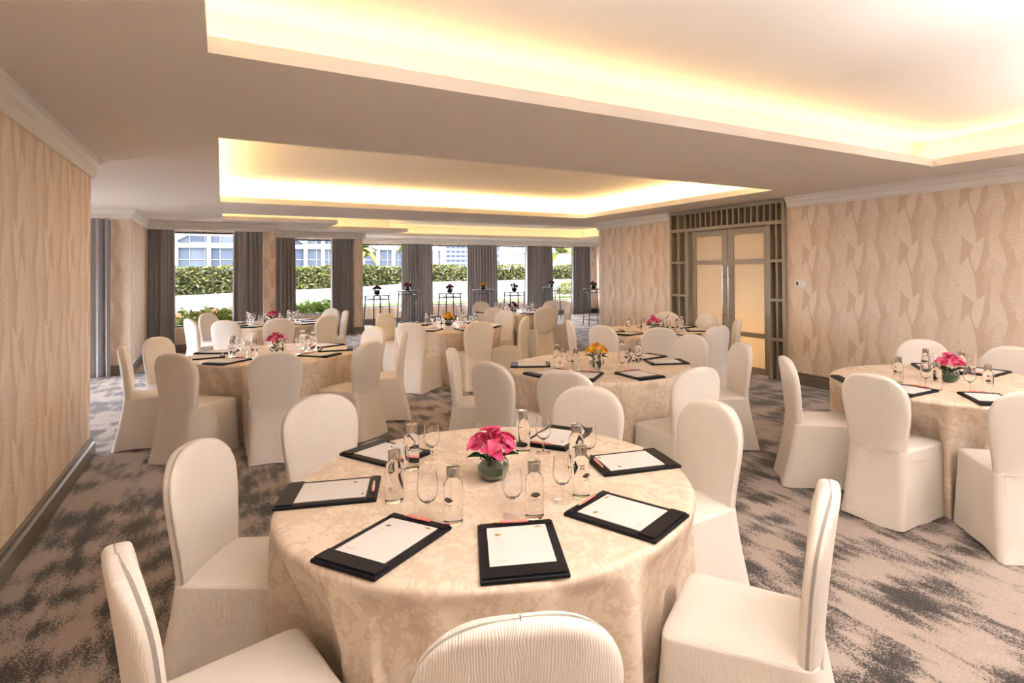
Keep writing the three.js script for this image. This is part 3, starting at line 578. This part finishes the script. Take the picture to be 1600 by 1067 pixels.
function flowerBowl(kind, label, grp, pos, s, scl = 1, bowlMat = M.glass) {
  reseed(s); const g = group('flower_bowl', label, 'flowers', grp, pos, rnd() * 6); g.scale.setScalar(scl);
  part('glass_bowl', lathe([[0.0001, 0], [0.032, 0], [0.05, 0.012], [0.063, 0.032], [0.0665, 0.05], [0.062, 0.07], [0.052, 0.084], [0.0505, 0.089], [0.0490, 0.089], [0.0503, 0.083], [0.060, 0.0695], [0.0645, 0.05], [0.061, 0.033], [0.048, 0.015], [0.031, 0.004], [0.0001, 0.004]], 36), bowlMat, g);
  part('leaf_lining', lathe([[0.0001, 0.0045], [0.030, 0.0048], [0.047, 0.0158], [0.0598, 0.034], [0.0632, 0.05], [0.0625, 0.056], [0.0615, 0.056], [0.001, 0.054]], 36), M_lining, g);
  for (let k = 0; k < 9; k++) { const a = k * 0.7; part('stalk', bar(V(0.02 * Math.cos(a * 2), 0.03, 0.02 * Math.sin(a * 2)), V(0.04 * Math.cos(a), 0.1, 0.04 * Math.sin(a)), 0.0045, 6), M_lining, g); }
  const heads = [[0, 0.075, 0.0, 0], ...[0, 1, 2, 3, 4, 5].map((k) => { const a = k * 1.047 + rnd() * 0.4; return [0.05 * Math.cos(a), 0.022 + rnd() * 0.03, 0.05 * Math.sin(a), 1]; })];
  for (const [x, y, z, outer] of heads) {
    const b = new THREE.Group(); b.name = 'blossom'; g.add(b); b.position.set(x, 0.088 + y, z);
    b.quaternion.setFromUnitVectors(V(0, 1, 0), V(x * (outer ? 14 : 4), 0.55 + (outer ? 0.1 : 0.6), z * (outer ? 14 : 4)).normalize());
    const n = 6, r0 = rnd() * 6;
    for (let k = 0; k < n; k++) { const p = part('petal', petalGeo, petalMat[kind][(k + (outer ? 0 : 1)) % 3 === 2 ? 2 : k % 2], b); p.rotation.set(0, r0 + k / n * Math.PI * 2, 0); p.rotateX(-0.5 - (k % 2) * 0.35 - rnd() * 0.3); p.scale.setScalar(1.0 + rnd() * 0.25); }
    part('stamen', new THREE.SphereGeometry(0.007, 8, 6).scale(1, 1.6, 1).translate(0, 0.008, 0), M_stamen[kind], b);
  }
  for (let k = 0; k < 7; k++) { const a = k * 0.9 + rnd() * 0.5, p = part('leaf', leafGeo, M_leafDark, g); p.position.set(0.035 * Math.cos(a), 0.085, 0.035 * Math.sin(a)); p.rotation.set(0, Math.PI / 2 - a, 0); p.rotateX(-0.1 - rnd() * 0.9); }
  return g;
}
TABLES.forEach((T, i) => flowerBowl(T.bowl, `${T.bowl} flowers in a round green glass bowl on the ${T.words}`, 'table flower bowls', [T.at[0] + [0.005, 0.03, -0.1, 0, 0, 0.02, -0.1, -0.1][i], TOP + 0.0003, T.at[1] + [-0.005, -0.05, 0.1, 0, 0, -0.1, 0.12, 0.12][i]], 300 + i));

// ---------- high cocktail tables by the far windows
const HIGH = [[3.16, -13.85, 0.31], [4.54, -16.2, 0.33], [4.93, -13.8, 0.31], [6.50, -15.4, 0.32], [6.62, -13.6, 0.27], [9.17, -16.1, 0.30], [9.28, -13.85, 0.30]];
const HIGHWORDS = ['leftmost high table beside the far papered pier', 'second high table, in front of the wide curtain', 'third high table, in front of the second far window', 'high table before the curtain behind yellow flowers', 'high table in front of the third far window', 'high table beside the rightmost window', 'high table half hidden by the end of the right wall'];
HIGH.forEach(([x, z, r], i) => {
  const t = group('cocktail_table', `slim grey metal ${HIGHWORDS[i]}`, 'high table', 'high cocktail tables by the windows', [x, 0, z], 0.3 + i * 0.7), h = 1.05;
  part('table_top', lathe([[0.0001, h - 0.02], [r - 0.003, h - 0.02], [r, h - 0.016], [r, h - 0.004], [r - 0.003, h], [0.0001, h]], 32), M.tableMetal, t);
  const q = 0.21, w = 0.235;
  for (const [sx, sz] of [[1, 1], [1, -1], [-1, 1], [-1, -1]]) part('leg', bar(V(sx * q * 0.9, h - 0.02, sz * q * 0.9), V(sx * w, 0, sz * w), 0.016), M.tableMetal, t);
  for (const y of [h - 0.11, 0.16]) for (const s of [-1, 1]) { const k = lerp(w, q * 0.9, y / h); part('rail', bar(V(-k, y, s * k), V(k, y, s * k), 0.008), M.tableMetal, t); part('rail', bar(V(s * k, y, -k), V(s * k, y, k), 0.008), M.tableMetal, t); }
  flowerBowl(i === 3 ? 'yellow' : 'dark pink', `${i === 3 ? 'yellow' : 'dark pink'} flowers on the ${HIGHWORDS[i].replace(/,.*/, '')}`, 'bowls on the high tables', [x, h + 0.0003, z], 400 + i, 1.05, M.darkBowl);
});

// ================= OUTDOORS =================
struct('ground_terrace', box(-60, 320, -0.6, -0.3, -420, 40), M.pave);
{ const g = part('lawn', box(3.6, 26, -0.3, 0.44, -23.7, -18.6), M.lawn, scene); g.userData.kind = 'structure'; }
{ // pale path crossing the lawn
  const s = new THREE.Shape(); [[3.6, 20.6], [8, 21.0], [13, 21.5], [26, 22.0], [26, 23.0], [13, 22.8], [8, 22.7], [3.6, 23.7]].forEach(([x, y], i) => i ? s.lineTo(x, y) : s.moveTo(x, y));
  const g = new THREE.ExtrudeGeometry(s, { depth: 0.02, bevelEnabled: false }); g.rotateX(-Math.PI / 2); g.translate(0, 0.44, 0); const m = part('garden_path', uvMetres(g), M.outWhite, scene); m.userData.kind = 'structure';
}
{ // white retaining wall, its top rising to the right
  const s = new THREE.Shape(); [[-7, -0.3], [40, -0.3], [40, 1.22], [8, 1.13], [5, 0.98], [-7, 0.62]].forEach(([x, y], i) => i ? s.lineTo(x, y) : s.moveTo(x, y));
  const g = new THREE.ExtrudeGeometry(s, { depth: 0.3, bevelEnabled: false }); g.translate(0, 0, -24.3);
  tag(part('garden_wall', uvMetres(g), M.outWhite, scene), 'low white garden wall below the hedge', 'wall');
}
function foliage(parent, name, count, place, mats, size, s) {   // leaves too many to count, as one stuff part per tone
  reseed(s); const g = grid(3, 3, (i, j) => { const t = i / 2, q = j / 2 - 0.5; return [q * (i === 1 ? 0.5 : 0.06), 0.1 * q * q, t - 0.5, 0, 0]; });
  mats.forEach((mt, k) => {
    const n = Math.floor(count / mats.length), m = new THREE.InstancedMesh(g, mt, n), o = new THREE.Object3D();
    for (let i = 0; i < n; i++) { const [x, y, z] = place(); o.position.set(x, y, z); o.rotation.set(rnd() * 6, rnd() * 6, rnd() * 6); o.scale.setScalar(size * (0.6 + rnd() * 0.8)); o.updateMatrix(); m.setMatrixAt(i, o.matrix); }
    m.name = name; m.userData.kind = 'stuff'; m.castShadow = m.receiveShadow = true; parent.add(m);
  });
}
const G1 = leafMat(0.036, 0.045, 0.009), G2 = leafMat(0.095, 0.098, 0.02), G3 = leafMat(0.016, 0.022, 0.006), G4 = leafMat(0.075, 0.052, 0.028), G5 = leafMat(0.13, 0.13, 0.07), OR = leafMat(0.75, 0.26, 0.08), PKW = leafMat(0.7, 0.45, 0.3), GB = leafMat(0.10, 0.19, 0.035), GL = leafMat(0.16, 0.19, 0.05);
{
  const h = group('hedge', 'long clipped hedge standing on the white garden wall outside', 'hedge', null, [0, 0, -24.9]);
  const bottom = (x) => x < 5 ? lerp(0.62, 0.98, (x + 7) / 12) : x < 8 ? lerp(0.98, 1.13, (x - 5) / 3) : 1.13 + (x - 8) * 0.003;
  part('core', box(-7, 40, 0.3, 1.66, -0.25, 0.12), G1, h);
  foliage(h, 'leaves', 26000, () => { const x = -6 + Math.pow(rnd(), 1.25) * 27, onTop = rnd() < 0.22, b = bottom(x) - 0.08; const z = 0.36 + 0.12 * Math.sin(x * 2.1) * rnd(); return onTop ? [x, 1.74 + 0.05 * Math.sin(x * 1.7) + rnd() * 0.10, 0.3 - rnd() * 0.5] : [x, lerp(b, 1.80, rnd()), z + (rnd() - 0.5) * 0.26]; }, [G1, G2, G3, G4, G1, G5], 0.13, 900);
}
// low flowering shrubs under the two left windows
[[-0.75, -14.75, 0.44, 1], [-0.28, -14.9, 0.36, 1], [0.14, -14.8, 0.38, 1], [0.62, -14.9, 0.30, 1], [1.55, -16.75, 0.38, 0], [2.0, -16.8, 0.42, 0], [2.45, -16.75, 0.36, 0]].forEach(([x, z, r, fl], i) => {
  const b = group('shrub', ['orange flowering shrub at the left edge of the leftmost window', 'orange flowering shrub second in the leftmost window', 'orange flowering shrub third in the leftmost window', 'orange flowering shrub at the right edge of the leftmost window', 'green shrub at the left of the second window', 'green shrub in the middle of the second window', 'green shrub at the right of the second window'][i], 'shrub', 'shrubs below the left windows', [x, -0.3, z]);
  for (let k = 0; k < 5; k++) { const a = k * 1.26; part('stem', bar(V(0.03 * Math.cos(a), 0, 0.03 * Math.sin(a)), V(r * 0.6 * Math.cos(a), 0.7, r * 0.6 * Math.sin(a)), 0.01, 5), std({ color: rgb(0.15, 0.1, 0.06), roughness: 1 }), b); }
  const place = () => { const a = rnd() * 6.28, q = Math.sqrt(rnd()) * r, u = rnd(); return [q * Math.cos(a), 0.45 + u * (0.72 - q * 0.45), q * Math.sin(a)]; };
  foliage(b, 'leaves', 620, place, fl ? [GB, GL, G2] : [GB, GL], 0.11, 950 + i);
  if (fl) foliage(b, 'flowers', 110, () => { const p = place(); return [p[0], Math.max(p[1], 0.75), p[2]]; }, [OR, PKW], 0.085, 980 + i);
});
// round pale bush on the lawn in the rightmost window
{ const b = group('shrub', 'round pale green bush on the lawn in the rightmost window', 'shrub', null, [13.0, 0.44, -21.2]); part('stem', bar(V(0, 0, 0), V(0, 0.3, 0), 0.03), std({ color: rgb(0.15, 0.1, 0.06), roughness: 1 }), b); foliage(b, 'leaves', 900, () => { const a = rnd() * 6.28, u = Math.acos(1 - rnd() * 1.2), q = 0.5 + rnd() * 0.12; return [q * Math.sin(u) * Math.cos(a), 0.22 + q * 0.75 * Math.cos(u), q * Math.sin(u) * Math.sin(a)]; }, [G5, G2], 0.12, 990); }
// palms
function palm(x, z, h, fr, label, s) {
  reseed(s); const p = group('palm_tree', label, 'palm', 'palm trees beyond the hedge', [x, -0.3, z]);
  part('trunk', lathe([[0.0001, 0], [0.22, 0], [0.16, h * 0.3], [0.13, h], [0.0001, h]], 10), std({ color: rgb(0.2, 0.16, 0.11), roughness: 1 }), p);
  const frond = grid(8, 3, (i, j) => { const t = i / 7, q = j / 2 - 0.5; return [q * 0.5 * Math.sin(Math.PI * (0.1 + t * 0.88)), 0.5 * Math.sin(t * 2.6) - 0.5 * t * t - 0.3 * Math.abs(q) * (1 - t), t * fr, 0, 0]; });
  for (let k = 0; k < 18; k++) { const f = part('frond', frond, k % 3 ? G2 : G1, p); f.position.y = h; f.rotation.set(0, k * 2.4, 0); f.rotateX(-0.9 + (k / 18) * 1.3); }
}
palm(8.6, -29.5, 3.0, 1.1, 'palm in front of the gabled glass hall', 61); palm(6.7, -33, 2.7, 1.1, 'smaller palm at the left of the third window', 63);
palm(10.6, -32, 4.3, 1.6, 'tall palm beside the pale tower', 62); palm(21.5, -36, 3.2, 1.9, 'pale palm in the rightmost window', 64);

// gabled glass hall with white columns
{
  const h = group('glass_hall', 'white framed glass hall with zigzag gabled roof behind the hedge', 'building', null, [0, -0.3, -60]);
  const glass = [rgb(0.030, 0.036, 0.047), rgb(0.040, 0.047, 0.058), rgb(0.024, 0.030, 0.042)].map((c) => new THREE.MeshPhysicalMaterial({ color: c, roughness: 0.6, specularIntensity: 0.2 }));
  const W = std({ color: rgb(0.10, 0.10, 0.104), roughness: 0.8 });
  const valleys = [-10, -3.6, 6.8, 13.6, 20.4], hall = (x) => { for (let i = 0; i < valleys.length - 1; i++) if (x >= valleys[i] && x <= valleys[i + 1]) { const a = valleys[i], b = valleys[i + 1]; return 4.55 + 3.2 * (1 - Math.abs((x - (a + b) / 2) / ((b - a) / 2))); } return 4.55; };
  for (let i = 0; i < valleys.length - 1; i++) {
    const a = valleys[i], b = valleys[i + 1], m = (a + b) / 2;
    part('gable_roof', merge([0, 1].map((k) => { const s = new THREE.Shape(), x0 = k ? m : a, x1 = k ? b : m; s.moveTo(x0, hall(x0)); s.lineTo(x1, hall(x1)); s.lineTo(x1, hall(x1) + 0.35); s.lineTo(x0, hall(x0) + 0.35); const g = new THREE.ExtrudeGeometry(s, { depth: 12, bevelEnabled: false }); g.translate(0, 0, -11.7); return uvMetres(g); })), W, h);
    for (const x of [a + 0.15, m - (b - a) * 0.25, m + 0.0, m + (b - a) * 0.25]) part('column', box(x - 0.17, x + 0.17, 0, hall(x), -0.1, 0.3), W, h);
    part('band', box(a, b, 4.1, 4.5, -0.05, 0.22), W, h);
    const nx = Math.round((b - a) / 1.1), mx = (b - a) / nx;
    for (let q = 0; q < nx; q++) {
      const x0 = a + q * mx + 0.02, x1 = x0 + mx - 0.04;
      for (let r = 0; r < 4; r++) part('pane', box(x0, x1, r * 1.02 + 0.02, r * 1.02 + 1.0, -0.12, -0.06), glass[(q * 7 + r * 3) % 3], h);
      const s = new THREE.Shape(), t0 = Math.min(hall(x0), hall(x1)); s.moveTo(x0, 4.55); s.lineTo(x1, 4.55); s.lineTo(x1, Math.max(hall(x1), 4.6)); s.lineTo(x0, Math.max(hall(x0), 4.6)); const g = new THREE.ExtrudeGeometry(s, { depth: 0.06, bevelEnabled: false }); g.translate(0, 0, -0.12); part('gable_pane', uvMetres(g), glass[(q + 1) % 3], h);
    }
    part('mullion_grid', merge([0, 1, 2, 3, 4].map((r) => box(a, b, r * 1.02 - 0.025, r * 1.02 + 0.025, -0.1, 0.02)).concat([...Array(nx + 1).keys()].map((q) => box(a + q * mx - 0.03, a + q * mx + 0.03, 0, Math.max(hall(clamp(a + q * mx, a, b)), 4.2), -0.1, 0.02)))), W, h);
  }
  part('rear_wall', box(-10, 20.4, 0, 4.5, -12, -11.8), W, h);
}
// towers further away
function tower(x0, x1, z, top, rows, label, blue) {
  const t = group('tower_block', label, 'building', 'distant towers', [(x0 + x1) / 2, -0.3, z]), w = x1 - x0;
  part('wall', box(-w / 2, w / 2, 0, top, -12, 0), std({ color: rgb(0.046, 0.049, 0.054), roughness: 0.9 }), t);
  const gl = new THREE.MeshPhysicalMaterial({ color: blue, roughness: 0.6, specularIntensity: 0.2 }), n = Math.max(1, Math.round(w / 3));
  for (let r = 0; r < rows; r++) for (let q = 0; q < n; q++) part('window', box(-w / 2 + (q + 0.12) * w / n, -w / 2 + (q + 0.88) * w / n, 2 + r * 2.45, 3.1 + r * 2.45, 0, 0.06), gl, t);
}
tower(105, 119, -300, 30, 10, 'pale tower with rows of blue windows in the fourth window', rgb(0.016, 0.021, 0.033));
tower(89.5, 91.5, -200, 26, 9, 'slim white tower with a column of small windows', rgb(0.03, 0.032, 0.04));
{ const t = group('flat_roof_block', 'low white block with a dark roof line in the rightmost window', 'building', null, [60, -0.3, -100]); part('wall', box(-8, 6, 0, 5.2, -8, 0), M.outWhite, t); part('roof_edge', box(-8.3, 6.3, 5.2, 5.6, -8.3, 0.3), std({ color: rgb(0.03, 0.045, 0.06), roughness: 0.9 }), t); }

lit(scene);
renderer.render(scene, camera);
